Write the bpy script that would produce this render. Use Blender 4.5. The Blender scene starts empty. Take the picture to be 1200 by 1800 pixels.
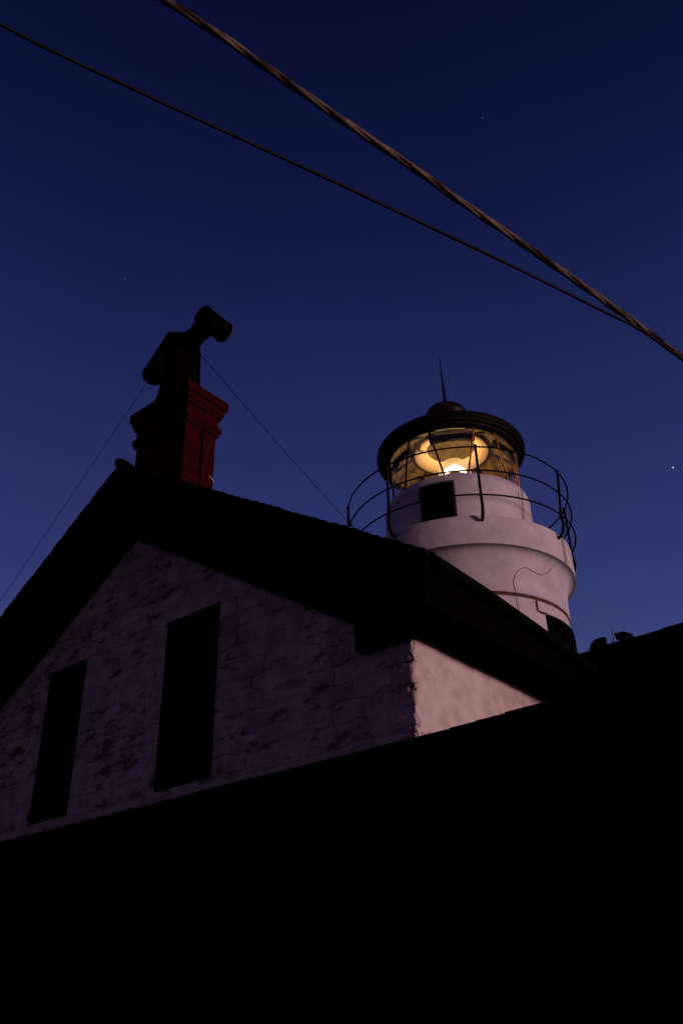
import bpy, bmesh, math, random
from mathutils import Vector, Matrix, noise
R = math.radians
random.seed(7)
S = bpy.context.scene
COL = S.collection
CZ = 1.6                                  # eye height; all builder heights below are above the eye

# ------------------------------------------------------------------ camera
cam = bpy.data.objects.new('camera', bpy.data.cameras.new('camera'))
COL.objects.link(cam)
p, r_, y = R(30.83946869), R(-1.2673918), R(-39.45921833)
f = Vector((math.sin(y)*math.cos(p), math.cos(y)*math.cos(p), math.sin(p)))
rt0 = f.cross(Vector((0, 0, 1))).normalized(); up0 = rt0.cross(f)
rt = math.cos(r_)*rt0 + math.sin(r_)*up0; up = -math.sin(r_)*rt0 + math.cos(r_)*up0
cam.matrix_world = Matrix.Translation((0, 0, CZ)) @ Matrix((rt, up, -f)).transposed().to_4x4()
cam.data.sensor_fit = 'VERTICAL'; cam.data.sensor_height = 36; cam.data.lens = 1566.454/1800*36
cam.data.clip_end = 3000
S.camera = cam

# ------------------------------------------------------------------ dusk sky
w = bpy.data.worlds.new('World'); S.world = w; w.use_nodes = True
nt = w.node_tree; nt.nodes.clear()
out = nt.nodes.new('ShaderNodeOutputWorld'); bg = nt.nodes.new('ShaderNodeBackground')
tc = nt.nodes.new('ShaderNodeTexCoord'); sx = nt.nodes.new('ShaderNodeSeparateXYZ')
ramp = nt.nodes.new('ShaderNodeValToRGB')
nt.links.new(tc.outputs['Generated'], sx.inputs[0])
nt.links.new(sx.outputs['Z'], ramp.inputs[0])
cr = ramp.color_ramp
stops = [(0.0, (.050, .055, .150)), (.28, (.050, .068, .205)), (.45, (.027, .038, .150)), (.62, (.0130, .0205, .096)),
         (.75, (.0056, .0098, .056)), (.88, (.0020, .0040, .029)), (1.0, (.0010, .0018, .013))]
while len(cr.elements) < len(stops): cr.elements.new(.5)
for e, (q, c) in zip(cr.elements, stops): e.position = q; e.color = (*c, 1)
# faint uneven air in the dusk
nz = nt.nodes.new('ShaderNodeTexNoise'); nz.inputs['Scale'].default_value = 3.0; nz.inputs['Detail'].default_value = 3
mr = nt.nodes.new('ShaderNodeMapRange'); mr.inputs['To Min'].default_value = .9; mr.inputs['To Max'].default_value = 1.1
mx = nt.nodes.new('ShaderNodeVectorMath'); mx.operation = 'SCALE'
nt.links.new(tc.outputs['Generated'], nz.inputs['Vector']); nt.links.new(nz.outputs['Fac'], mr.inputs['Value'])
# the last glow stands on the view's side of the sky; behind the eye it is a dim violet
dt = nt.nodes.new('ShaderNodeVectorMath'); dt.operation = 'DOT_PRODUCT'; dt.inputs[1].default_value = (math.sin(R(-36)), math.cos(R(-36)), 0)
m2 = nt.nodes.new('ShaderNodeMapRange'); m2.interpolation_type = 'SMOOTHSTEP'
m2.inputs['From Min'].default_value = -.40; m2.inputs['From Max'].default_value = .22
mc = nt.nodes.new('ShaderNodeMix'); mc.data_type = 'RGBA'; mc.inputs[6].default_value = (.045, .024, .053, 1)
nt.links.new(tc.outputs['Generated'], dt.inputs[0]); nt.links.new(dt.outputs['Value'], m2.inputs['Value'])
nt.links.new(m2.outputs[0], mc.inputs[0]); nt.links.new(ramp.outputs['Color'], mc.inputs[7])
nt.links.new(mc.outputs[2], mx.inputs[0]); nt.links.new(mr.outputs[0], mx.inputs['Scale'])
n2 = nt.nodes.new('ShaderNodeTexNoise'); n2.inputs['Scale'].default_value = 9; n2.inputs['Detail'].default_value = 4
h2 = nt.nodes.new('ShaderNodeMapRange'); h2.inputs['From Min'].default_value = .42; h2.inputs['From Max'].default_value = .62; h2.inputs['To Max'].default_value = .22
hm = nt.nodes.new('ShaderNodeMix'); hm.data_type = 'RGBA'; hm.blend_type = 'MULTIPLY'; hm.inputs[7].default_value = (1.35, .92, .95, 1)
nt.links.new(tc.outputs['Generated'], n2.inputs['Vector']); nt.links.new(n2.outputs['Fac'], h2.inputs['Value'])
nt.links.new(h2.outputs[0], hm.inputs[0]); nt.links.new(mx.outputs[0], hm.inputs[6])
last = hm.outputs[2]
for sx_, sy_, rad_, c_ in ((1182, 822, .0009, (.5, .5, .55)), (848, 207, .0006, (.06, .06, .12)), (220, 490, .0007, (.12, .03, .08))):
    dv = (rt*(sx_-600)/1566.454 - up*(sy_-900)/1566.454 + f).normalized()
    ds = nt.nodes.new('ShaderNodeVectorMath'); ds.operation = 'DISTANCE'; ds.inputs[1].default_value = dv
    lt = nt.nodes.new('ShaderNodeMath'); lt.operation = 'LESS_THAN'; lt.inputs[1].default_value = rad_
    ms = nt.nodes.new('ShaderNodeMix'); ms.data_type = 'RGBA'; ms.inputs[7].default_value = (*c_, 1)
    nt.links.new(tc.outputs['Generated'], ds.inputs[0]); nt.links.new(ds.outputs['Value'], lt.inputs[0]); nt.links.new(lt.outputs[0], ms.inputs[0])
    nt.links.new(last, ms.inputs[6]); last = ms.outputs[2]
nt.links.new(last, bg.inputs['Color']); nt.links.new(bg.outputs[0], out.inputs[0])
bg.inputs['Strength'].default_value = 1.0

# ------------------------------------------------------------------ low warm light from the right
sun = bpy.data.objects.new('sun', bpy.data.lights.new('sun', 'SUN')); COL.objects.link(sun)
sun.data.energy = 1.5; sun.data.angle = R(10); sun.data.color = (1, .60, .58)
SD = Vector((math.cos(R(-4)), -math.sin(R(-4)), math.tan(R(6)))).normalized()
sun.rotation_euler = SD.to_track_quat('Z', 'Y').to_euler()

S.view_settings.view_transform = 'Standard'; S.view_settings.look = 'None'
S.view_settings.exposure = 0; S.view_settings.gamma = 1
S.render.engine = 'CYCLES'
S.render.resolution_x = 682; S.render.resolution_y = 1024

# ------------------------------------------------------------------ materials
def mat(name, col, rough=.8, col2=None, scale=6, bump=0, bscale=40, spec=.3, metal=0, detail=5, emit=None):
    m = bpy.data.materials.new(name); m.use_nodes = True; n = m.node_tree
    b = n.nodes['Principled BSDF']
    b.inputs['Roughness'].default_value = rough; b.inputs['Metallic'].default_value = metal
    b.inputs['Specular IOR Level'].default_value = spec
    t = n.nodes.new('ShaderNodeTexCoord')
    t1 = n.nodes.new('ShaderNodeTexNoise'); t1.inputs['Scale'].default_value = scale; t1.inputs['Detail'].default_value = detail
    n.links.new(t.outputs['Object'], t1.inputs['Vector'])
    cr = n.nodes.new('ShaderNodeValToRGB'); cr.color_ramp.elements[0].position = .35; cr.color_ramp.elements[1].position = .65
    c2 = col2 or tuple(x*.72 for x in col)
    cr.color_ramp.elements[0].color = (*c2, 1); cr.color_ramp.elements[1].color = (*col, 1)
    n.links.new(t1.outputs['Fac'], cr.inputs[0]); n.links.new(cr.outputs[0], b.inputs['Base Color'])
    if bump:
        t2 = n.nodes.new('ShaderNodeTexNoise'); t2.inputs['Scale'].default_value = bscale; t2.inputs['Detail'].default_value = 6
        n.links.new(t.outputs['Object'], t2.inputs['Vector'])
        bp = n.nodes.new('ShaderNodeBump'); bp.inputs['Strength'].default_value = bump; bp.inputs['Distance'].default_value = .012
        n.links.new(t2.outputs['Fac'], bp.inputs['Height']); n.links.new(bp.outputs[0], b.inputs['Normal'])
    if emit:
        b.inputs['Emission Color'].default_value = (*emit[0], 1); b.inputs['Emission Strength'].default_value = emit[1]
    return m
M = {}
M['limewash'] = mat('limewash', (.70, .60, .62), .95, (.42, .34, .37), 4.5, 1.0, 16, .03, detail=9)
def worn_shaded(m):  # worn patches; their dark colour also stands in for shade in the pits
    n = m.node_tree; b = n.nodes['Principled BSDF']; src = b.inputs['Base Color'].links[0].from_socket
    t = n.nodes.new('ShaderNodeTexCoord'); mp = n.nodes.new('ShaderNodeMapping'); mp.inputs['Scale'].default_value = (3.6, 3.6, 9.5)
    t1 = n.nodes.new('ShaderNodeTexNoise'); t1.inputs['Scale'].default_value = 1; t1.inputs['Detail'].default_value = 9; t1.inputs['Roughness'].default_value = .62
    t2 = n.nodes.new('ShaderNodeTexNoise'); t2.inputs['Scale'].default_value = .8; t2.inputs['Detail'].default_value = 2
    ad = n.nodes.new('ShaderNodeMath'); ad.operation = 'MULTIPLY_ADD'; ad.inputs[1].default_value = .45
    r = n.nodes.new('ShaderNodeMapRange'); r.inputs['From Min'].default_value = .79; r.inputs['From Max'].default_value = .88; r.inputs['To Max'].default_value = .85
    mi = n.nodes.new('ShaderNodeMix'); mi.data_type = 'RGBA'; mi.inputs[7].default_value = (.10, .07, .08, 1)
    n.links.new(t.outputs['Object'], mp.inputs[0]); n.links.new(mp.outputs[0], t1.inputs['Vector']); n.links.new(t.outputs['Object'], t2.inputs['Vector'])
    n.links.new(t2.outputs['Fac'], ad.inputs[0]); n.links.new(t1.outputs['Fac'], ad.inputs[2]); n.links.new(ad.outputs[0], r.inputs['Value'])
    n.links.new(r.outputs[0], mi.inputs[0]); n.links.new(src, mi.inputs[6]); # dirt and painted-in course shading in the joints, broken up by coats of wash
    s3 = n.nodes.new('ShaderNodeSeparateXYZ'); c3 = n.nodes.new('ShaderNodeCombineXYZ'); v3 = n.nodes.new('ShaderNodeTexNoise'); v3.inputs['Scale'].default_value = 3.2; v3.inputs['Detail'].default_value = 4
    a3 = n.nodes.new('ShaderNodeVectorMath'); a3.operation = 'MULTIPLY_ADD'; a3.inputs[1].default_value = (.16, .16, .16)
    n.links.new(t.outputs['Object'], s3.inputs[0]); n.links.new(s3.outputs['X'], c3.inputs['X']); n.links.new(s3.outputs['Z'], c3.inputs['Y'])
    n.links.new(t.outputs['Object'], v3.inputs['Vector']); n.links.new(v3.outputs['Color'], a3.inputs[0]); n.links.new(c3.outputs[0], a3.inputs[2])
    k3 = n.nodes.new('ShaderNodeTexBrick'); k3.inputs['Scale'].default_value = 1; k3.inputs['Brick Width'].default_value = .43; k3.inputs['Row Height'].default_value = .185
    k3.inputs['Mortar Size'].default_value = .010; k3.inputs['Mortar Smooth'].default_value = .6; k3.inputs['Bias'].default_value = 0
    k3.inputs['Color1'].default_value = (1, 1, 1, 1); k3.inputs['Color2'].default_value = (.74, .72, .76, 1); k3.inputs['Mortar'].default_value = (.35, .32, .34, 1)
    n.links.new(a3.outputs[0], k3.inputs['Vector'])
    n4 = n.nodes.new('ShaderNodeTexNoise'); n4.inputs['Scale'].default_value = 1.3; n4.inputs['Detail'].default_value = 5; n.links.new(t.outputs['Object'], n4.inputs['Vector'])
    r4 = n.nodes.new('ShaderNodeMapRange'); r4.inputs['From Min'].default_value = .42; r4.inputs['From Max'].default_value = .60; n.links.new(n4.outputs['Fac'], r4.inputs['Value'])
    m4 = n.nodes.new('ShaderNodeMix'); m4.data_type = 'RGBA'; m4.blend_type = 'MULTIPLY'
    n.links.new(r4.outputs[0], m4.inputs[0]); n.links.new(mi.outputs[2], m4.inputs[6]); n.links.new(k3.outputs['Color'], m4.inputs[7])
    n.links.new(m4.outputs[2], b.inputs['Base Color'])
worn_shaded(M['limewash'])
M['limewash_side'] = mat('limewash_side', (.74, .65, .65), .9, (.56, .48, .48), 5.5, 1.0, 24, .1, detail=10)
M['tower_paint'] = mat('tower_paint', (.68, .65, .72), .65, (.55, .51, .58), 2.6, .5, 9, .2, detail=9)
M['rust_and_shade'] = mat('rust_and_shade', (.14, .055, .04), .7, (.08, .03, .022), 9)
M['black_paint'] = mat('black_paint', (.005, .0045, .0045), .65, (.003, .0025, .0025), 8, .2, 30, .08)
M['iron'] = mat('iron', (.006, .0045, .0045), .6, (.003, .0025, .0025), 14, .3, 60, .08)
M['shingle'] = mat('shingle', (.006, .006, .007), .95, (.003, .003, .0035), 12, .6, 60, .05)
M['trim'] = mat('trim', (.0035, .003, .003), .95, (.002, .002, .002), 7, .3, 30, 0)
M['frieze_brown'] = mat('frieze_brown', (.10, .04, .028), .8, (.05, .02, .015), 8)
M['gutter'] = mat('gutter', (.003, .006, .004), .85, (.002, .003, .002), 5, 0, 1, .05)
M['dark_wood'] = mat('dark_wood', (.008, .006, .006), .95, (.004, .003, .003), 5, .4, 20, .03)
M['sash'] = mat('sash', (.008, .007, .007), .7, None, 8, 0, 1, .1)
M['pane_dark'] = mat('pane_dark', (.002, .002, .002), .5, None, 3, 0, 1, .04)
M['terracotta'] = mat('terracotta', (.004, .0028, .0025), .9, (.0025, .002, .002), 7, .2, 30, .0)
M['dome_red'] = mat('dome_red', (.016, .002, .002), .3, (.008, .001, .001), 7, .2, 20, .3)
M['bead'] = mat('bead', (.10, .04, .025), .5, (.03, .012, .01), 4, 0, 1, .3)
M['ground'] = mat('ground', (.012, .014, .008), 1, (.007, .008, .005), 1.5, .5, 10, .02)
M['rubber'] = mat('rubber', (.24, .18, .16), .85, (.035, .02, .018), 9, .3, 80, .03)
M['wire'] = mat('wire', (.012, .012, .02), .6, None, 8, 0, 1, .1)
M['conduit'] = mat('conduit', (.32, .24, .25), .6, (.20, .14, .14), 10)
M['ceiling'] = mat('ceiling', (.26, .155, .05), .6, (.06, .034, .010), 7, .3, 25, .3)
M['reflector'] = mat('reflector', (.72, .50, .30), .6, (.60, .42, .25), 3, 0, 1, .2)
M['hood'] = mat('hood', (.14, .10, .042), .6, (.08, .055, .025), 9, .2, 25, .2)
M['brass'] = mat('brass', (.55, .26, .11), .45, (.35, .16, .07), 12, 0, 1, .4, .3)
M['inner_wall'] = mat('inner_wall', (.35, .25, .12), .7, (.2, .14, .07), 5)

def brick_mat():
    m = bpy.data.materials.new('brick'); m.use_nodes = True; n = m.node_tree; b = n.nodes['Principled BSDF']
    b.inputs['Roughness'].default_value = .9; b.inputs['Specular IOR Level'].default_value = .05
    t = n.nodes.new('ShaderNodeTexCoord'); s = n.nodes.new('ShaderNodeSeparateXYZ'); a = n.nodes.new('ShaderNodeMath')
    c = n.nodes.new('ShaderNodeCombineXYZ'); n.links.new(t.outputs['Object'], s.inputs[0])
    n.links.new(s.outputs['X'], a.inputs[0]); n.links.new(s.outputs['Y'], a.inputs[1])
    n.links.new(a.outputs[0], c.inputs['X']); n.links.new(s.outputs['Z'], c.inputs['Y'])
    k = n.nodes.new('ShaderNodeTexBrick'); n.links.new(c.outputs[0], k.inputs['Vector'])
    k.inputs['Scale'].default_value = 1; k.inputs['Brick Width'].default_value = .21; k.inputs['Row Height'].default_value = .075
    k.inputs['Mortar Size'].default_value = .006
    k.inputs['Color1'].default_value = (.050, .0025, .003, 1); k.inputs['Color2'].default_value = (.028, .0018, .002, 1)
    k.inputs['Mortar'].default_value = (.018, .003, .003, 1)
    n.links.new(k.outputs['Color'], b.inputs['Base Color'])
    bp = n.nodes.new('ShaderNodeBump'); bp.inputs['Strength'].default_value = .6; bp.inputs['Distance'].default_value = .01; bp.invert = True
    n.links.new(k.outputs['Fac'], bp.inputs['Height']); n.links.new(bp.outputs[0], b.inputs['Normal'])
    return m
M['brick'] = brick_mat()
def glass_mat(name, tint=(1, 1, 1), gl=.08):
    m = bpy.data.materials.new(name); m.use_nodes = True; n = m.node_tree; n.nodes.clear()
    o = n.nodes.new('ShaderNodeOutputMaterial'); mix = n.nodes.new('ShaderNodeMixShader')
    tr = n.nodes.new('ShaderNodeBsdfTransparent'); g = n.nodes.new('ShaderNodeBsdfGlossy')
    tr.inputs[0].default_value = (*tint, 1); g.inputs['Roughness'].default_value = .05; mix.inputs[0].default_value = gl
    n.links.new(tr.outputs[0], mix.inputs[1]); n.links.new(g.outputs[0], mix.inputs[2])
    tl = n.nodes.new('ShaderNodeBsdfTranslucent'); tl.inputs[0].default_value = (.9, .8, .7, 1); m3 = n.nodes.new('ShaderNodeMixShader')
    t = n.nodes.new('ShaderNodeTexCoord'); nn = n.nodes.new('ShaderNodeTexNoise'); nn.inputs['Scale'].default_value = 2.5; nn.inputs['Detail'].default_value = 6
    r = n.nodes.new('ShaderNodeMapRange'); r.inputs['From Min'].default_value = .4; r.inputs['From Max'].default_value = .75; r.inputs['To Max'].default_value = .12
    n.links.new(t.outputs['Object'], nn.inputs['Vector']); n.links.new(nn.outputs['Fac'], r.inputs['Value']); n.links.new(r.outputs[0], m3.inputs[0])
    n.links.new(mix.outputs[0], m3.inputs[1]); n.links.new(tl.outputs[0], m3.inputs[2]); n.links.new(m3.outputs[0], o.inputs[0])
    return m
M['glass'] = glass_mat('glass', (.95, .90, .82), .06)
def globe_mat():
    m = bpy.data.materials.new('globe'); m.use_nodes = True; n = m.node_tree; n.nodes.clear()
    o = n.nodes.new('ShaderNodeOutputMaterial'); mix = n.nodes.new('ShaderNodeMixShader')
    tr = n.nodes.new('ShaderNodeBsdfTransparent'); e = n.nodes.new('ShaderNodeEmission')
    e.inputs[0].default_value = (1, .62, .28, 1); e.inputs[1].default_value = 1.1; mix.inputs[0].default_value = .5
    n.links.new(tr.outputs[0], mix.inputs[1]); n.links.new(e.outputs[0], mix.inputs[2]); n.links.new(mix.outputs[0], o.inputs[0])
    return m
M['globe'] = globe_mat()
def emit_mat(name, c, s):
    m = bpy.data.materials.new(name); m.use_nodes = True; n = m.node_tree; n.nodes.clear()
    o = n.nodes.new('ShaderNodeOutputMaterial'); e = n.nodes.new('ShaderNodeEmission')
    e.inputs[0].default_value = (*c, 1); e.inputs[1].default_value = s; n.links.new(e.outputs[0], o.inputs[0]); return m
M['filament'] = emit_mat('filament', (1, .86, .55), 12)

# ------------------------------------------------------------------ helpers
def thing(name, label, cat, loc=(0, 0, 0), group=None):
    o = bpy.data.objects.new(name, None); COL.objects.link(o); o.location = loc; o.empty_display_size = .3
    o['label'] = label; o['category'] = cat
    if group: o['group'] = group
    return o
def tag(o, label, cat, group=None):
    o['label'] = label; o['category'] = cat
    if group: o['group'] = group
    return o
def obj(name, bm, m, parent=None, smooth=False, label=None, dz=CZ):
    """link a bmesh given in world X,Y and eye-relative Z as one mesh object"""
    me = bpy.data.meshes.new(name)
    bmesh.ops.recalc_face_normals(bm, faces=bm.faces)
    bmesh.ops.translate(bm, verts=bm.verts, vec=(0, 0, dz))
    if parent is not None:
        q = parent; off = Vector((0, 0, 0))
        while q is not None: off += q.location; q = q.parent
        bmesh.ops.translate(bm, verts=bm.verts, vec=-off)
    for fc in bm.faces: fc.smooth = smooth
    bm.to_mesh(me); bm.free(); me.materials.append(M[m])
    o = bpy.data.objects.new(name, me); COL.objects.link(o)
    if parent is not None: o.parent = parent
    if label: o['label'] = label
    return o
def box(bm, x0, x1, y0, y1, z0, z1, bevel=0):
    g = bmesh.ops.create_cube(bm, size=1)['verts']
    for v in g:
        v.co = Vector(((x0+x1)/2+v.co.x*(x1-x0), (y0+y1)/2+v.co.y*(y1-y0), (z0+z1)/2+v.co.z*(z1-z0)))
    if bevel:
        es = list({e for v in g for e in v.link_edges})
        bmesh.ops.bevel(bm, geom=es, offset=bevel, segments=2, affect='EDGES', profile=.5)
def tube(bm, pts, rad, n=8, caps=True):
    pts = [Vector(q) for q in pts]; rings = []
    t = (pts[1]-pts[0]).normalized(); a = t.orthogonal().normalized()
    for i, q in enumerate(pts):
        t = (pts[min(i+1, len(pts)-1)]-pts[max(i-1, 0)]).normalized()
        a = (a-t*a.dot(t)).normalized(); b = t.cross(a)
        rr = rad[i] if isinstance(rad, (list, tuple)) else rad
        rings.append([bm.verts.new(q+rr*(math.cos(k*2*math.pi/n)*a+math.sin(k*2*math.pi/n)*b)) for k in range(n)])
    for A, B in zip(rings, rings[1:]):
        for k in range(n): bm.faces.new((A[k], A[(k+1) % n], B[(k+1) % n], B[k]))
    if caps: bm.faces.new(rings[0]); bm.faces.new(rings[-1][::-1])
def lathe(bm, prof, c, n=96, a0=0, a1=360):
    full = abs(a1-a0) >= 360; N = n if full else n+1; rings = []
    for r, z in prof:
        rings.append([bm.verts.new((c[0]+r*math.cos(R(a0+(a1-a0)*k/n)), c[1]+r*math.sin(R(a0+(a1-a0)*k/n)), z)) for k in range(N)])
    for A, B in zip(rings, rings[1:]):
        for k in range(n): bm.faces.new((A[k], A[(k+1) % N], B[(k+1) % N], B[k]))
    return rings
def BM(): return bmesh.new()
def hull_prism(bm, poly, y0, y1):
    """polygon in X,Z extruded along Y"""
    A = [bm.verts.new((x, y0, z)) for x, z in poly]; B = [bm.verts.new((x, y1, z)) for x, z in poly]
    bm.faces.new(A); bm.faces.new(B[::-1]); n = len(poly)
    for k in range(n): bm.faces.new((A[k], A[(k+1) % n], B[(k+1) % n], B[k]))
def fbm(v, o=4): return noise.fractal(v, 1.0, 2.0, o)

# ------------------------------------------------------------------ ground
bm = BM(); N = 24
for i in range(N+1):
    for j in range(N+1):
        x = (i/N*2-1); yy = (j/N*2-1)
        X = math.copysign(abs(x)**2.2, x)*900; Y = math.copysign(abs(yy)**2.2, yy)*900
        bm.verts.new((X, Y, 0 if math.hypot(X, Y) < 40 else fbm(Vector((X*.01, Y*.01, 0)))*1.5-.5))
bm.verts.ensure_lookup_table()
for i in range(N):
    for j in range(N):
        a = i*(N+1)+j; bm.faces.new([bm.verts[q] for q in (a, a+1, a+N+2, a+N+1)])
g = obj('ground', bm, 'ground', dz=0); g['kind'] = 'structure'

# ================================================================== STONE HOUSE
AX, AZ = -8.096, 5.438            # gable apex under the frieze
XR, XL, YW, YE = -4.07, -12.12, 5.85, 20.0
TAN = .636; RT = .94              # pitch; height from the frieze's lower edge to the roof top
YO = 5.44; XE = -3.66; XEL = 2*AX-XE
GZ = -CZ
def ztop(x): return AZ-TAN*abs(x-AX)
house = thing('stone_house', 'whitewashed rough stone house with dark gabled roof, brick chimney and two tall dark gable windows', 'house', ((XL+XR)/2, YW, 0))
WIN = [(-11.30*.65, -9.99*.65, 3.41*.65, 6.26*.65), (-14.68*.65, -13.54*.65, 3.40*.65, 6.23*.65)]

# coursed rubble relief
rnd = random.Random(11)
courses = []; z = -1.7
while z < 6:
    h = rnd.uniform(.11, .24); row = []; x = -13
    while x < -3:
        ww = rnd.uniform(.22, .75); row.append((x, x+ww, rnd.uniform(-.006, .010), rnd.uniform(-.02, .02), rnd.uniform(-.03, .03), rnd.random())); x += ww
    courses.append((z, z+h, row)); z += h
def smooth(a, b, t): t = max(0, min(1, (t-a)/(b-a))); return t*t*(3-2*t)
def relief(x, z):
    wz = z+.02*noise.noise(Vector((x*2.2, 0, z*2.2))); wx = x+.03*noise.noise(Vector((x*3, 7, z*3)))
    h = 0
    for z0, z1, row in courses:
        if z0 <= wz < z1:
            for x0, x1, d, tx, tz, q in row:
                if x0 <= wx < x1:
                    e = min(wx-x0, x1-wx, wz-z0, z1-wz)
                    m = smooth(0, .020, e)
                    rock = .011*fbm(Vector((x*11+q*50, q*9, z*14)), 5)
                    h = m*(d+.022+tx*(wx-(x0+x1)/2)+tz*(wz-(z0+z1)/2)+rock)-.014
                    break
            break
    patch = smooth(-.18, .22, fbm(Vector((x*.75+3.1, 2.0, z*.75)), 2))       # where the render still covers the stones
    pit = fbm(Vector((x*2.6, 5.0, z*7.5)), 5)
    h = h*(.12+.58*patch)+.006*fbm(Vector((x*9, 2, z*16)), 5)*(.3+.7*patch) - .05*smooth(.34, .50, pit)*(.15+.85*patch)
    for a, b, c, d in WIN:                                                    # dressed surrounds
        dx = max(a-x, 0, x-b); dz = max(c-z, 0, z-d); dd = math.hypot(dx, dz)
        if dd < .30: h = h*smooth(.14, .30, dd)+.012*(1-smooth(.14, .30, dd))
    return h+.003*fbm(Vector((x*14, 1, z*14)), 3)
bm = BM(); st = .017
nx = int((XR-XL)/st); nzc = int((AZ+.1-1.4)/st); grid = {}
for i in range(nx+1):
    x = XL+(XR-XL)*i/nx
    for j in range(nzc+1):
        zz = 1.4+j*st
        if zz > ztop(x)+.10: break
        grid[i, j] = bm.verts.new((x, YW-relief(x, zz)-.01, zz))
for i in range(nx):
    for j in range(nzc):
        k = [(i, j), (i+1, j), (i+1, j+1), (i, j+1)]
        if all(q in grid for q in k):
            xc = XL+(XR-XL)*(i+.5)/nx; zc = 1.4+(j+.5)*st
            if any(a < xc < b and c < zc < d for a, b, c, d in WIN): continue
            bm.faces.new([grid[q] for q in k])
for a, b, c, d in [(XL, XR, GZ, 1.402)]:
    vs = [bm.verts.new(q) for q in ((a, YW, c), (b, YW, c), (b, YW, d), (a, YW, d))]; bm.faces.new(vs)
loose = [v for v in bm.verts if not v.link_faces]
bmesh.ops.delete(bm, geom=loose, context='VERTS')
obj('gable_wall', bm, 'limewash', house, smooth=True)
# long side wall facing the light
bm = BM(); grid = {}; SG = .016; ny = int(5.04/SG); nz_ = int(1.9/SG)
CR = [((6.05, 2.72), (6.17, 2.68)), ((6.17, 2.68), (6.40, 2.60)), ((6.43, 2.41), (6.60, 2.36)), ((6.61, 2.56), (6.64, 2.55)), ((5.90, 2.16), (6.18, 2.14)), ((6.9, 2.75), (7.1, 2.66)), ((7.2, 2.55), (7.24, 2.54))]
def crackd(yv, zv):
    m = 1
    for (a, b), (c, d) in CR:
        L2 = (c-a)**2+(d-b)**2; t = max(0, min(1, ((yv-a)*(c-a)+(zv-b)*(d-b))/L2))
        m = min(m, math.hypot(yv-a-t*(c-a), zv-b-t*(d-b))+.008*noise.noise(Vector((yv*20, zv*20, 0))))
    return m
def side_relief(yv, zv):
    v = Vector((3.3, yv, zv))
    crack = abs(noise.noise(Vector((8.1, yv*2.2, zv*3.1+yv*1.6))))
    return -.016*(1-smooth(.004, .018, crackd(yv, zv)))+.010*fbm(v*1.7, 3)+.006*fbm(v*7, 3)-.022*(1-smooth(.0, .04, crack))*smooth(.0, .3, noise.noise(v*1.3)+.1)
for i in range(ny+1):
    for j in range(nz_+1):
        yv = YW+.004+i*SG; zv = 1.3+j*SG
        rough = (1-smooth(.0, .10, i*SG))*(.010*fbm(Vector((1, yv*5, zv*7)), 4)-.008)
        grid[i, j] = bm.verts.new((XR+side_relief(yv, zv)+rough, yv+(.018*fbm(Vector((4, 1, zv*6)), 4) if i == 0 else 0), zv))
for i in range(ny):
    for j in range(nz_): bm.faces.new([grid[q] for q in ((i, j), (i+1, j), (i+1, j+1), (i, j+1))])
for a, b, c, d in [(YW, YE, GZ, 1.3), (YW+.004+ny*SG, YE, 1.3, 3.3)]:
    bm.faces.new([bm.verts.new(q) for q in ((XR, a, c), (XR, b, c), (XR, b, d), (XR, a, d))])
obj('side_wall', bm, 'limewash_side', house, smooth=True)
bm = BM()
bm.faces.new([bm.verts.new(q) for q in ((XL, YW, GZ), (XL, YE, GZ), (XL, YE, 2.95), (XL, YW, 2.95))])
bm.faces.new([bm.verts.new(q) for q in ((XL, YE, GZ), (XR, YE, GZ), (XR, YE, 3.3), (AX, YE, AZ+.4), (XL, YE, 3.3))])
obj('rear_wall', bm, 'limewash', house)
# rough corner stones
z = 1.45; k = 0
while z < 2.96:
    h = rnd.uniform(.26, .44); h = min(h, 2.97-z); ln = .42 if k % 2 else .26
    if h < .08: break
    b = BM(); x0, x1, y0, y1 = XR-ln, XR-.004, YW-.012, YW+.20
    bmesh.ops.create_grid(b, x_segments=1, y_segments=1, size=.01); bmesh.ops.delete(b, geom=b.verts[:], context='VERTS')
    box(b, x0, x1, y0, y1, z+.006, z+h-.006)
    bmesh.ops.subdivide_edges(b, edges=b.edges[:], cuts=22, use_grid_fill=True)
    for v in b.verts:
        nn = fbm(v.co*6+Vector((k, 0, 0)), 4)
        e = min(v.co.z-z, z+h-v.co.z); ed = smooth(0, .05, e)
        
        if v.co.y < YW: v.co.y += .014*nn+.008*fbm(v.co*22, 4)+(1-ed)*.03
    obj('quoin', b, 'limewash', house, smooth=True)
    z += h; k += 1
# string course above the lean-to
bm = BM(); x = XL
while x < XR-.01:
    x2 = min(x+rnd.uniform(.5, 1.1), XR-.004); box(bm, x+.003, x2-.003, YW-.022-rnd.uniform(0, .006), YW+.02, 2.10, 2.150+rnd.uniform(-.004, .004), .006); x = x2
obj('string_course', bm, 'limewash', house)
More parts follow.
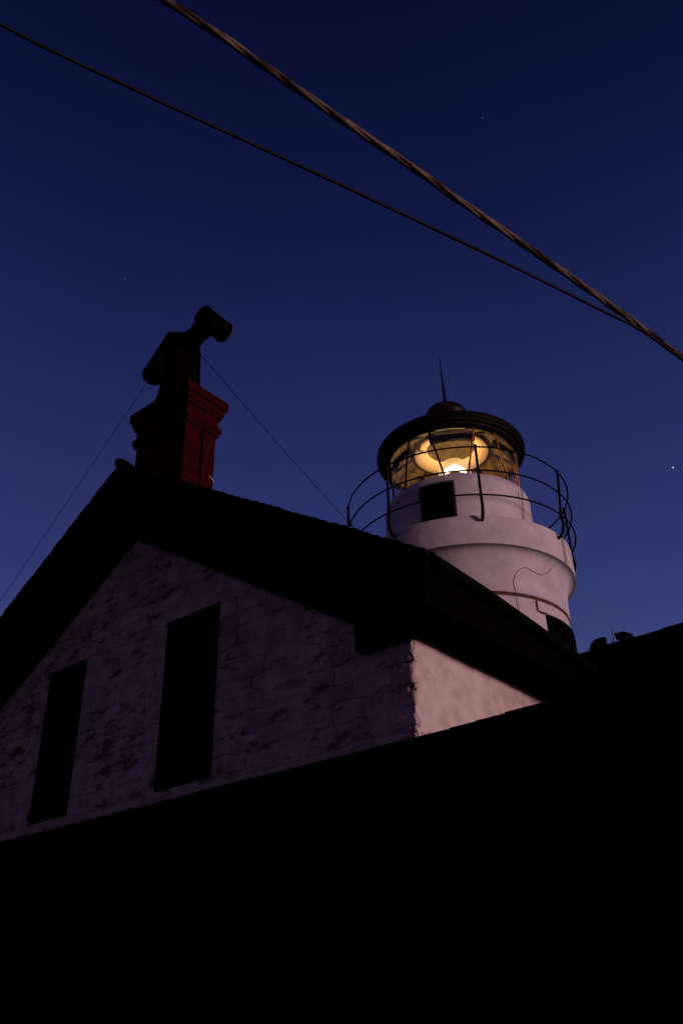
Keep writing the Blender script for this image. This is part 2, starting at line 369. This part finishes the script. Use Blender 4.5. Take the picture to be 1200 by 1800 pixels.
# windows
for a, b, c, d in WIN:
    bm = BM()
    for q in ((a, a+.07, c, d), (b-.07, b, c, d), (a+.07, b-.07, c, c+.08), (a+.07, b-.07, d-.07, d)):
        box(bm, q[0], q[1], YW+.02, YW+.16, q[2], q[3])
    wn = obj('window', bm, 'sash', house)
    bm = BM(); m = (c+d)/2; mid = (a+b)/2
    for q in ((a+.07, b-.07, m-.03, m+.03), (mid-.015, mid+.015, c+.08, m-.03), (mid-.015, mid+.015, m+.03, d-.07)):
        box(bm, q[0], q[1], YW+.07, YW+.11, q[2], q[3])
    obj('glazing_bar', bm, 'sash', wn)
    bm = BM(); box(bm, a+.05, b-.05, YW+.10, YW+.112, c+.05, d-.05); obj('pane', bm, 'pane_dark', wn)
    bm = BM()                                                                   # deep jambs of the opening
    box(bm, a-.005, a, YW-.012, YW+.17, c, d); obj('jamb', bm, 'sash', wn)
    bm = BM(); box(bm, b, b+.005, YW-.012, YW+.17, c, d); obj('jamb', bm, 'sash', wn)
    bm = BM(); box(bm, a-.012, b+.006, YW-.02, YW+.1, c-.015, c+.012, .004); obj('sill', bm, 'sash', wn)
    bm = BM(); box(bm, a-.03, b, YW-.024, YW-.006, d-.05, d+.006, .004); obj('lintel_board', bm, 'sash', wn)
    bm = BM(); box(bm, a-.035, a-.002, YW-.04, YW-.01, c+.06, c+.14, .006)
    obj('shutter_hinge', bm, 'sash', wn)
# ---- roof
roofz = lambda x, dz=0: AZ+RT-TAN*abs(x-AX)-dz
bm = BM()
poly = [(AX, roofz(AX, .05)), (XE+.03, roofz(XE+.03, .05)), (XE+.03, roofz(XE+.03, .20)), (AX, roofz(AX, .20)), (XEL-.03, roofz(XEL-.03, .20)), (XEL-.03, roofz(XEL-.03, .05))]
hull_prism(bm, poly, YO+.02, YE+.3)
def sag(bm):
    for v in bm.verts:
        if v.co.x > AX: v.co.z -= .16*smooth(5.4, 8.6, v.co.y)*(v.co.x-AX)/(XE-AX)
bmesh.ops.bisect_plane(bm, geom=bm.verts[:]+bm.edges[:]+bm.faces[:], plane_co=(0, 7, 0), plane_no=(0, 1, 0))
bmesh.ops.bisect_plane(bm, geom=bm.verts[:]+bm.edges[:]+bm.faces[:], plane_co=(0, 8.6, 0), plane_no=(0, 1, 0))
sag(bm); roof = obj('roof', bm, 'trim', house)
rnd2 = random.Random(5)
for sgn, x_e in ((1, XE), (-1, XEL)):
    bm = BM(); L = abs(x_e-AX)/math.cos(math.atan(TAN)); n = int(L/.14)
    for k in range(n+1):
        s0 = k*.14-.02; s1 = s0+.19
        xa = AX+sgn*s0*math.cos(math.atan(TAN)); xb = AX+sgn*s1*math.cos(math.atan(TAN))
        y = YO-.01-rnd2.uniform(0, .03 if sgn == 1 else .008)
        while y < YE+.3:
            y2 = y+(rnd2.uniform(.5, .9) if y > 7 else rnd2.uniform(.12, .3)); jz = rnd2.uniform(0, .014 if sgn == 1 else .004)
            za = roofz(xa, .035); zb = roofz(xb, .015 if sgn == 1 else .026)+jz
            V = [bm.verts.new(q) for q in ((xa, y, za), (xb, y, zb), (xb, y, zb-.03-rnd2.uniform(0, .012)), (xa, y, za-.03), (xa, y2, za), (xb, y2, zb), (xb, y2, zb-.03), (xa, y2, za-.03))]
            for q in ((0, 1, 2, 3), (7, 6, 5, 4), (0, 4, 5, 1), (2, 6, 7, 3), (1, 5, 6, 2), (0, 3, 7, 4)): bm.faces.new([V[i] for i in q])
            y = y2+.004
            if y > 9: y2 = YE
    sag(bm); obj('shingles', bm, 'shingle', roof)
bm = BM()
yq = YO-.03
while yq < YE:
    y2 = yq+rnd2.uniform(.25, .4)
    tube(bm, [(AX, yq, roofz(AX)-.015), (AX, yq+.05, roofz(AX)-.002+rnd2.uniform(-.006, .01)), (AX, y2, roofz(AX)-.02)], [.06, .068, .055], 10); yq = y2-.02
obj('ridge_cap', bm, 'shingle', roof)
# barge boards with soffit, frieze, cornice return, eaves box, gutters
bm = BM()
for sgn, x_e in ((1, XE), (-1, XEL)):
    hull_prism(bm, [(AX, roofz(AX, .20)), (x_e, roofz(x_e, .20)), (x_e, roofz(x_e, .55)), (AX, roofz(AX, .55))], YO, YW+.05)
obj('barge_board', bm, 'trim', house)
bm = BM()
for sgn, x_e in ((1, XR-.36), (-1, XL+.36)):
    hull_prism(bm, [(AX, roofz(AX, .5)), (x_e, roofz(x_e, .5)), (x_e, roofz(x_e, RT)), (AX, roofz(AX, RT))], YW-.055, YW+.055)
obj('frieze', bm, 'trim', house)
for sgn in (1, -1):
    X = lambda v: v if sgn == 1 else 2*AX-v
    a, b = sorted((X(-4.61), X(XR+.02)))
    bm = BM(); box(bm, a, b, 5.75, YW+.02, 2.962, 3.50); obj('cornice_return', bm, 'trim', house)
    a, b = sorted((X(XR-.03), X(XE)))
    bm = BM(); box(bm, a, b, YW+.022, YE+.2, 2.995, 3.20); obj('soffit', bm, 'trim', house)
    a, b = sorted((X(XE), X(XE+.025)))
    bm = BM(); box(bm, a, b, YO+.02, YE+.25, 3.02, 3.34); obj('fascia', bm, 'trim', house)
    bm = BM(); gx = X(XE+.075); yy = [YO+.05+i*.8 for i in range(19)]
    tube(bm, [(gx, q, 3.44+.004*math.sin(q*2)) for q in yy], .05, 12); sag(bm); obj('gutter', bm, 'gutter', house)
bm = BM(); box(bm, XR-.01, XR+.022, YW+.03, YE, 2.970, 2.994, .004); obj('frieze_board', bm, 'frieze_brown', house)

# ---- chimney
cx0, cx1, cy0, cy1 = -8.40, -7.40, 5.885, 6.40
bm = BM(); rb = random.Random(3)
def layer(z0, z1, o):
    j = lambda: rb.uniform(-.004, .004)
    box(bm, cx0-o+j(), cx1+o+j(), cy0-o+j(), cy1+o+j(), z0, z1, .006)
layer(4.9, 6.955, 0)
for z0, z1, o in ((6.956, 7.01, .035), (7.011, 7.085, .055), (7.086, 7.24, .02), (7.241, 7.30, .05), (7.301, 7.385, .075), (7.386, 7.45, .105), (7.451, 7.52, .10)):
    layer(z0, z1, o)
chim = obj('chimney', bm, 'brick', house)
bm = BM(); box(bm, cx0+.06, cx1-.06, cy0+.06, cy1-.06, 7.49, 7.56, .02); obj('crown', bm, 'terracotta', chim)
bm = BM(); tube(bm, [(cx1+.016, 6.17, 6.0), (cx1+.016, 6.165, 6.6), (cx1+.016, 6.155, 6.93)], .013, 8); obj('conduit', bm, 'trim', chim)
bm = BM(); tube(bm, [(cx1+.012, 6.32, 6.30), (cx1+.022, 6.36, 6.27), (cx1+.012, 6.41, 6.25)], .009, 6); obj('highlight_bar', bm, 'reflector', chim)  # pale bar added as a small highlight on the brick
bm = BM()
cc = (-7.93, 6.15)
lathe(bm, [(.0, 7.54), (.36, 7.54), (.32, 7.62), (.29, 7.80), (.275, 8.0), (.26, 8.18), (.255, 8.35), (.25, 8.55), (.22, 8.70), (.16, 8.82), (.0, 8.86)], cc, 40)
tube(bm, [(-7.93, 6.15, 8.66), (-7.60, 6.12, 8.70), (-7.34, 6.08, 8.66), (-7.21, 6.06, 8.61)], [.17, .13, .13, .14], 20)
tube(bm, [(-7.21, 5.84, 8.62), (-7.21, 5.87, 8.62), (-7.21, 5.88, 8.62), (-7.21, 6.24, 8.60), (-7.21, 6.25, 8.60), (-7.21, 6.28, 8.60)], [.155, .16, .15, .15, .16, .155], 28)
A = Vector((-8.16, 5.83, 8.06)); d = Vector((-8.16, 6.15, 8.93))-A
tube(bm, [A-d*.02, A, A+d*.03, A+d*.97, A+d*1.0, A+d*1.02], [.145, .152, .147, .147, .152, .145], 28)
tube(bm, [(-8.16, 6.08, 8.62), (-7.93, 6.15, 8.50)], .17, 18)
tube(bm, [(-8.10, 6.15, 8.80), (-7.90, 6.15, 8.72)], .13, 18)
tube(bm, [(-7.80, 6.15, 8.72), (-7.77, 6.15, 9.05)], .008, 6)
obj('chimney_cowl', bm, 'terracotta', chim, smooth=True)

# ================================================================== LIGHTHOUSE TOWER
TC = (-8.05, 13.45)
tower = thing('lighthouse_tower', 'round white lighthouse tower with railed gallery and lit glass lantern room behind the house', 'lighthouse', (TC[0], TC[1], 0))
def tp(az, r, z): return (TC[0]+r*math.cos(R(az)), TC[1]+r*math.sin(R(az)), z)
bm = BM(); prof = [(1.96, GZ), (1.88, 4.0), (1.835, 6.51), (1.835, 6.515)]
lathe(bm, prof, TC, 96); obj('shaft', bm, 'tower_paint', tower, True)
bm = BM(); lathe(bm, [(1.83, 6.475), (1.853, 6.48), (1.855, 6.515), (1.83, 6.52)], TC, 96); obj('shaft_shadow_band', bm, 'rust_and_shade', tower, True)  # brown strip painted for the shadow under the neck moulding
bm = BM(); lathe(bm, [(1.82, 6.535), (1.86, 6.535), (1.862, 6.54), (1.862, 6.82), (1.862, 6.842)], TC, 128); obj('neck_moulding', bm, 'tower_paint', tower, True)
bm = BM(); lathe(bm, [(1.862+.205*(.28*t/16+.72*(t/16)**2.8), 6.843+.49*math.sin(t/16*math.pi/2)**.95) for t in range(17)], TC, 128)
obj('cove_moulding', bm, 'tower_paint', tower, True)
bm = BM(); lathe(bm, [(2.04, 7.335), (2.07, 7.335), (2.0745, 7.337), (2.075, 7.345), (2.075, 7.36), (2.075, 7.86), (2.075, 7.882), (2.072, 7.89), (2.06, 7.895), (1.42, 7.92)], TC, 128); gal = obj('gallery', bm, 'tower_paint', tower, True)
for az in (2.0, 3.6): 
    bm = BM(); tube(bm, [tp(az, 2.09, 7.84), tp(az+.3, 2.09, 7.6), tp(az, 2.09, 7.34)], .005, 6); obj('drip_stain', bm, 'rust_and_shade', gal)
bm = BM(); lathe(bm, [(1.47, 7.90), (1.445, 9.06), (1.452, 9.07), (1.452, 9.085), (1.443, 9.09), (1.44, 9.17), (1.43, 9.20), (1.40, 9.22), (1.30, 9.225), (1.28, 9.20), (1.28, 8.2)], TC, 128)
lw = obj('lantern_wall', bm, 'tower_paint', tower, True)
bm = BM(); tube(bm, [tp(-4, 1.45+(.012 if z < 8.5 else 0), z) for z in (9.05, 8.6, 8.2, 7.9)], .006, 6); obj('seam', bm, 'conduit', lw)
bm = BM(); lathe(bm, [(1.45, 8.20), (1.485, 8.20), (1.48, 9.0), (1.44, 9.0)], TC, 10, -85, -60.5)
for q in (-85, -60.5):
    bm.faces.new([bm.verts.new(tp(q, a, b)) for a, b in ((1.44, 8.2), (1.485, 8.2), (1.48, 9.0), (1.44, 9.0))])
hatch = obj('hatch', bm, 'trim', tower)
bm = BM()
tube(bm, [tp(-86.3, 1.475, 8.17)]+[tp(-86.3+27.3*k/9, 1.465, 9.03) for k in range(10)]+[tp(-59, 1.475, 8.17)], .012, 6); obj('hatch_frame', bm, 'conduit', hatch)
# railing
bm = BM(); RR = 2.20
rail = None
for nm, z in (('top_rail', 9.26), ('middle_rail', 8.75), ('lower_rail', 8.24)):
    bm = BM(); tube(bm, [tp(k*3.6, RR, z) for k in range(101)], .016, 8); obj(nm, bm, 'iron', tower, True)
for k in range(8):
    az = -47.5+45*k; da = 5 if k == 1 else 0; az += da*.2; a_ = az+da
    bm = BM()
    tube(bm, [tp(a_, RR+.0, 9.30), tp(a_, RR, 9.22), tp(az, RR+.005, 8.2), tp(az, RR+.03, 8.02), tp(az, RR+.0, 7.90), tp(az, RR-.07, 7.80), tp(az, RR-.14, 7.79)], [.03, .025, .026, .028, .032, .032, .032], 10)
    post = obj('post', bm, 'iron', tower, True)
    for z in (9.26, 8.75, 8.24):
        az2 = az+da*(z-8.2)/1.1; bm = BM(); bmesh.ops.create_uvsphere(bm, u_segments=10, v_segments=8, radius=.036, matrix=Matrix.Translation(tp(az2, RR, z)))
        obj('clamp', bm, 'iron', post, True)
# glazing
bm = BM(); lathe(bm, [(1.30, 9.22), (1.30, 10.36)], TC, 96); obj('glazing', bm, 'glass', tower, True)
for k in range(6):
    for t, b in ((-37, -47), (-17, -6)):
        bm = BM(); c = 60*k
        tube(bm, [tp(b+c, 1.31, 9.21), tp((t+b)/2+c, 1.31, 9.8), tp(t+c, 1.31, 10.36)], .021, 8); obj('glazing_bar', bm, 'brass' if -50 < (t+c+180) % 360-180 < 120 else 'iron', tower, True)  # bars on the lit side get brass, the others iron: light put into colour
bm = BM(); lathe(bm, [(1.335, 9.215), (1.34, 9.25), (1.305, 9.26)], TC, 96); obj('glazing_ring', bm, 'brass', tower, True)
# lantern roof
bm = BM()
LC = (TC[0]-.02, TC[1]-.015)
lathe(bm, [(1.30, 10.34), (1.36, 10.34), (1.38, 10.40), (1.44, 10.43), (1.48, 10.44), (1.515, 10.44), (1.54, 10.47), (1.54, 10.57), (1.515, 10.61), (1.2, 10.80), (.8, 11.02), (.46, 11.20)], LC, 128)
lroof = obj('lantern_roof', bm, 'black_paint', tower, True)
for rr, z in ((1.40, 10.41), (1.495, 10.437)):
    bm = BM(); tube(bm, [(LC[0]+rr*math.cos(R(k*3.6)), LC[1]+rr*math.sin(R(k*3.6)), z) for k in range(101)], .011, 6)
    obj('soffit_bead', bm, 'bead', lroof, True)
bm = BM(); lathe(bm, [(.45, 11.15), (.455, 11.50), (.465, 11.53), (.45, 11.62), (.41, 11.70), (.36, 11.745), (.30, 11.79), (.20, 11.87), (.10, 11.93), (.0, 11.95)], LC, 48)
obj('ventilator_dome', bm, 'dome_red', lroof, True)
bm = BM(); tube(bm, [(LC[0], LC[1], 11.88), (LC[0], LC[1], 11.99), (LC[0], LC[1], 12.15), (LC[0]-.01, LC[1], 12.7), (LC[0]-.04, LC[1], 13.32)], [.085, .045, .032, .018, .005], 10)
obj('spire', bm, 'iron', lroof, True)
# ceiling, reflector ring, hood
bm = BM(); lathe(bm, [(1.30, 10.35), (1.27, 10.38), (1.20, 10.46), (1.0, 10.58), (.50, 10.78)], TC, 96); obj('ceiling', bm, 'ceiling', tower, True)
bm = BM(); lathe(bm, [(.50, 10.76), (.51, 10.72), (.76, 10.60), (.79, 10.61), (.77, 10.66)], TC, 64); obj('reflector_ring', bm, 'reflector', tower, True)
bm = BM(); lathe(bm, [(.50, 10.74), (.49, 10.90), (.45, 11.15), (.0, 11.16)], TC, 48); obj('vent_throat', bm, 'hood', tower, True)
bm = BM(); lathe(bm, [(1.285, 10.23), (1.27, 10.235), (1.20, 10.11), (1.21, 10.095), (1.285, 10.23)], TC, 64, -78, -36); obj('curtain_rail', bm, 'iron', tower, True)
for a0, a1 in ((-138, -98), (-18, 23), (42, 84), (102, 144), (162, 204)):
    bm = BM(); lathe(bm, [(1.285, 10.20), (1.27, 10.205), (1.20, 10.10), (1.21, 10.085), (1.285, 10.20)], TC, 40, a0, a1); obj('curtain_rail', bm, 'iron', tower, True)
for k in range(6):
    for q in (-37, -17):
        bm = BM(); a_ = q+60*k; tube(bm, [tp(a_, 1.27, 10.36), tp(a_, 1.18, 10.44), tp(a_, .84, 10.63)], [.03, .03, .02], 8); obj('ceiling_rib', bm, 'iron', tower, True)
bm = BM(); tube(bm, [tp(-132, .55, 10.60), tp(-125, .70, 10.58), tp(-118, .76, 10.56), tp(-113, .75, 10.62)], .022, 8); obj('ceiling_hook', bm, 'hood', tower, True)
# tower window, L conduit, wandering cable
bm = BM(); lathe(bm, [(1.84, 5.2), (1.90, 5.2), (1.885, 6.24), (1.84, 6.24)], TC, 12, -13, 26)
for q in (-13, 26): bm.faces.new([bm.verts.new(tp(q, a, b)) for a, b in ((1.84, 5.2), (1.90, 5.2), (1.885, 6.24), (1.84, 6.24))])
tw = obj('tower_window', bm, 'trim', tower)
bm = BM(); tube(bm, [tp(-19, 1.85, 6.46), tp(-18.8, 1.85, 6.27), tp(-16, 1.86, 6.255), tp(-13, 1.87, 6.25)], .014, 6); obj('conduit', bm, 'rust_and_shade', tower)
bm = BM()
def cover(z): return 1.87+.205*max(0, (min(z, 7.315)-6.845)/.47)**2.28 if z > 6.53 else 1.86
cz = [(-3, 7.30), (-5, 7.20), (-8, 7.08), (-13, 6.99), (-19, 7.00), (-24, 7.04), (-28, 6.98), (-31, 6.86), (-32.5, 6.72), (-32, 6.56), (-31.5, 6.42), (-31, 6.1), (-31, 5.0)]
q_ = [Vector((a, z, 0)) for a, z in cz]; sm = []
for i in range(len(q_)-1):
    for k in range(6):
        t = k/6; A_, B_, C_, D_ = q_[max(i-1, 0)], q_[i], q_[i+1], q_[min(i+2, len(q_)-1)]
        sm.append(.5*((2*B_)+(C_-A_)*t+(2*A_-5*B_+4*C_-D_)*t*t+(3*B_-A_-3*C_+D_)*t**3))
tube(bm, [tp(v.x, cover(v.y), v.y) for v in sm], .0045, 6)
obj('cable', bm, 'conduit', tower, True)

# beacon lamp
lamp = thing('beacon_lamp', 'glowing beacon lamp with glass globe inside the lantern room of the lighthouse', 'lamp', (TC[0], TC[1], 9.2+CZ))
_TC = TC; TC = (TC[0]+.02, TC[1]+.02)
bm = BM(); lathe(bm, [(.0, 9.0), (.25, 9.0), (.25, 9.85), (.32, 9.90), (.32, 9.96), (.0, 9.98)], TC, 32); obj('pedestal', bm, 'brass', lamp, True)
bm = BM(); lathe(bm, [(.31, 9.96), (.34, 10.10), (.325, 10.22), (.26, 10.34), (.14, 10.42), (.0, 10.45)], TC, 48); obj('globe', bm, 'globe', lamp, True)
bm = BM(); lathe(bm, [(.0, 9.98), (.22, 9.98), (.25, 10.08), (.235, 10.16), (.17, 10.22), (.07, 10.25), (.045, 10.33), (.0, 10.36)], TC, 24); bulb = obj('bulb', bm, 'filament', lamp, True)
pl = bpy.data.lights.new('lamp_light', 'POINT'); pl.energy = 44; pl.color = (1, .62, .27); pl.shadow_soft_size = .12
plo = bpy.data.objects.new('lamp_light', pl); COL.objects.link(plo); plo.location = (0, 0, 10.42-9.2); plo.parent = lamp

TC = _TC
# ================================================================== LEAN-TO in front
shed = thing('lean_to', 'dark low lean-to outbuilding in front of the house gable', 'outbuilding', (-3, 2.6, 0))
SZ = .90
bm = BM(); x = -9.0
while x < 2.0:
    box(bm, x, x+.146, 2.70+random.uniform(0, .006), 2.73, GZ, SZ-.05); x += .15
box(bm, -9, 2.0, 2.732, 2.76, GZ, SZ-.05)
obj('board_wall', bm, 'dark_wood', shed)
bm = BM()
box(bm, -9, -8.97, 2.762, 5.6, GZ, SZ-.05); obj('end_wall', bm, 'dark_wood', shed)
bm = BM(); box(bm, 1.97, 2, 2.762, 5.6, GZ, SZ-.05); obj('end_wall', bm, 'dark_wood', shed)
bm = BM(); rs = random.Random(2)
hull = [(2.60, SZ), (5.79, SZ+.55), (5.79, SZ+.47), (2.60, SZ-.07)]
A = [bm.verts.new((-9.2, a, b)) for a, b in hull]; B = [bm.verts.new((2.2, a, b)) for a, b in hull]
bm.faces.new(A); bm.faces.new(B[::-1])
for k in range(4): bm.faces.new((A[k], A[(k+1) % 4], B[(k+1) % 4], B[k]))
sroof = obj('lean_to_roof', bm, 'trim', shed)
bm = BM(); x = -9.2
while x < 2.2:
    wv = rs.uniform(.10, .2); h = rs.uniform(.0, .003) + (.004 if -1.75 < x < -1.3 else 0)
    box(bm, x, x+wv-.004, 2.585-rs.uniform(0, .01), 2.9, SZ+.012, SZ+.034+h); x += wv
obj('shingle_edge', bm, 'shingle', sroof)
bm = BM(); box(bm, -3.2, -2.3, 2.685, 2.698, GZ, .35); dr = obj('door', bm, 'trim', shed)
bm = BM(); tube(bm, [(-2.42, 2.62, -.65), (-2.42, 2.62, -.5)], .012, 8); obj('handle', bm, 'iron', dr)

# ================================================================== CROSS WING on the right
wing = thing('side_wing', 'black silhouetted side wing with a shingled eave to the right of the house', 'building', (1, 8.5, 0))
WZ = 3.505
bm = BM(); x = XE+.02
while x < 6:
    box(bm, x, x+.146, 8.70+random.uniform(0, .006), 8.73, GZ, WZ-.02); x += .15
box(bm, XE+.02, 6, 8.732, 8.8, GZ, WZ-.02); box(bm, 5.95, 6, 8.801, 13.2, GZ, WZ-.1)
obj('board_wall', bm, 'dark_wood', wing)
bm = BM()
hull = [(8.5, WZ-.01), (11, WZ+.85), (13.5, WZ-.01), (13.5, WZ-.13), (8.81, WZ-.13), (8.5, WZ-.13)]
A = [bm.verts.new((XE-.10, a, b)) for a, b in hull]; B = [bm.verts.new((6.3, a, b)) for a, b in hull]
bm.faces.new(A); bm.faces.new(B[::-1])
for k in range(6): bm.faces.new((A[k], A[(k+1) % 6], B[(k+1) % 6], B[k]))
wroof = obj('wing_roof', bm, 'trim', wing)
bm = BM(); x = XE-.08
while x < 6.3:
    wv = rs.uniform(.14, .3); h = rs.uniform(0, .026)
    box(bm, x, x+wv-.003, 8.47-rs.uniform(0, .01), 8.8, WZ-.02, WZ+.004+h); x += wv
obj('shingle_edge', bm, 'shingle', wroof)
# vents and aerial on the wing
def vent(name, label, x, pts, rad):
    t = thing(name, label, 'roof vent', (x, 8.52, WZ+CZ), 'dark vent hoods on the wing roof')
    bm = BM(); tube(bm, [(a-.025, 8.54, b) for a, b in pts], rad, 18); obj('pipe', bm, 'iron', t, True)
    return t, pts, rad
t, _, _ = vent('roof_vent', 'short dark hooded roof vent right beside the roof valley, left of the aerial', -3.55,
     [(-3.555, 3.40), (-3.55, 3.52), (-3.535, 3.57), (-3.51, 3.60), (-3.485, 3.605)], [.10, .085, .075, .055, .035])
bm = BM(); tube(bm, [(-3.525, 8.54, 3.60), (-3.48, 8.54, 3.59)], [.05, .055], 14); obj('hood', bm, 'iron', t, True)
t, _, _ = vent('roof_vent', 'larger dark bent roof vent leaning left, right of the aerial', -3.22,
     [(-3.20, 3.42), (-3.205, 3.50), (-3.225, 3.56), (-3.26, 3.595), (-3.29, 3.61)], [.12, .10, .08, .058, .04])
bm = BM(); tube(bm, [(-3.305, 8.54, 3.615), (-3.345, 8.54, 3.61)], [.035, .04], 14); obj('hood', bm, 'iron', t, True)
bm = BM(); tube(bm, [(-3.395, 8.55, WZ), (-3.385, 8.55, WZ+.12), (-3.375, 8.55, WZ+.25)], [.006, .004, .002], 6)
tag(obj('aerial', bm, 'wire', None), 'thin short aerial rod between the two roof vents', 'aerial')

# ================================================================== CABLES
fpx = 1566.454
def at(px, py, depth): return Vector((0, 0, 0))+(rt*(px-600)/fpx - up*(py-900)/fpx + f)*depth
def spline(P, n):
    out = []
    for i in range(len(P)-1):
        a, b, c, d = P[max(i-1, 0)], P[i], P[i+1], P[min(i+2, len(P)-1)]
        for k in range(n):
            t = k/n; out.append(.5*((2*b)+(c-a)*t+(2*a-5*b+4*c-d)*t*t+(3*b-a-3*c+d)*t**3))
    return out+[P[-1]]
def depth(px, a, b): return 1/((1/a)+(1/b-1/a)*px/1200)          # straight cable: inverse depth is linear across the view
T = [(-900, -760), (-300, -366), (285, -3), (400, 71), (533, 164), (633, 233), (733, 300), (800, 348), (933, 439), (1067, 533), (1200, 630), (1700, 1000)]
path = spline([at(px, py, depth(px, 2.9, 4.2)) for px, py in T], 60)
bm = BM(); L = [0]
for a, b in zip(path, path[1:]): L.append(L[-1]+(b-a).length)
for s in range(3):
    pts = []
    for i, q in enumerate(path):
        t = (path[min(i+1, len(path)-1)]-path[max(i-1, 0)]).normalized(); a = t.cross(Vector((0, 0, 1))).normalized(); b = t.cross(a)
        an = L[i]/.56*2*math.pi+s*2*math.pi/3
        pts.append(q+.0068*(math.cos(an)*a+math.sin(an)*b))
    tube(bm, pts, .0092, 10)
tag(obj('service_cable', bm, 'rubber', None, True), 'thick twisted overhead cable running from top left to the right edge', 'cable')
T = [(-700, -330), (0, 42), (100, 93), (200, 140), (300, 187), (400, 233), (533, 294), (667, 357), (800, 420), (933, 484), (1067, 551), (1120, 578), (1200, 634), (1700, 1006)]
path = spline([at(px, py, depth(px, 2.7, 4.2)) for px, py in T], 10)
bm = BM(); tube(bm, path, .0062, 8)
tag(obj('overhead_wire', bm, 'wire', None, True), 'thin black overhead wire joining the thick twisted cable at right', 'cable')
# guy wires
def on_y(px, py, Y): d = at(px, py, 1); return d*(Y/d.y)
bm = BM(); a = on_y(343, 612, 6.1); b = Vector(tp(-126, 2.16, 8.55)); 
tube(bm, [a, (a+b)/2+Vector((0, 0, -.03)), b], .0055, 6)
tag(obj('guy_wire', bm, 'wire', None), 'thin wire from the chimney cowl down to the lighthouse gallery railing', 'wire', 'thin wires from the chimney top')
bm = BM(); a = on_y(262, 668, 6.1); b = on_y(-80, 1176, 5.6)
tube(bm, [a, (a+b)/2+Vector((0, 0, -.02)), b], .0042, 6)
tag(obj('guy_wire', bm, 'wire', None), 'thin wire from the chimney cowl down to the left roof edge', 'wire', 'thin wires from the chimney top')
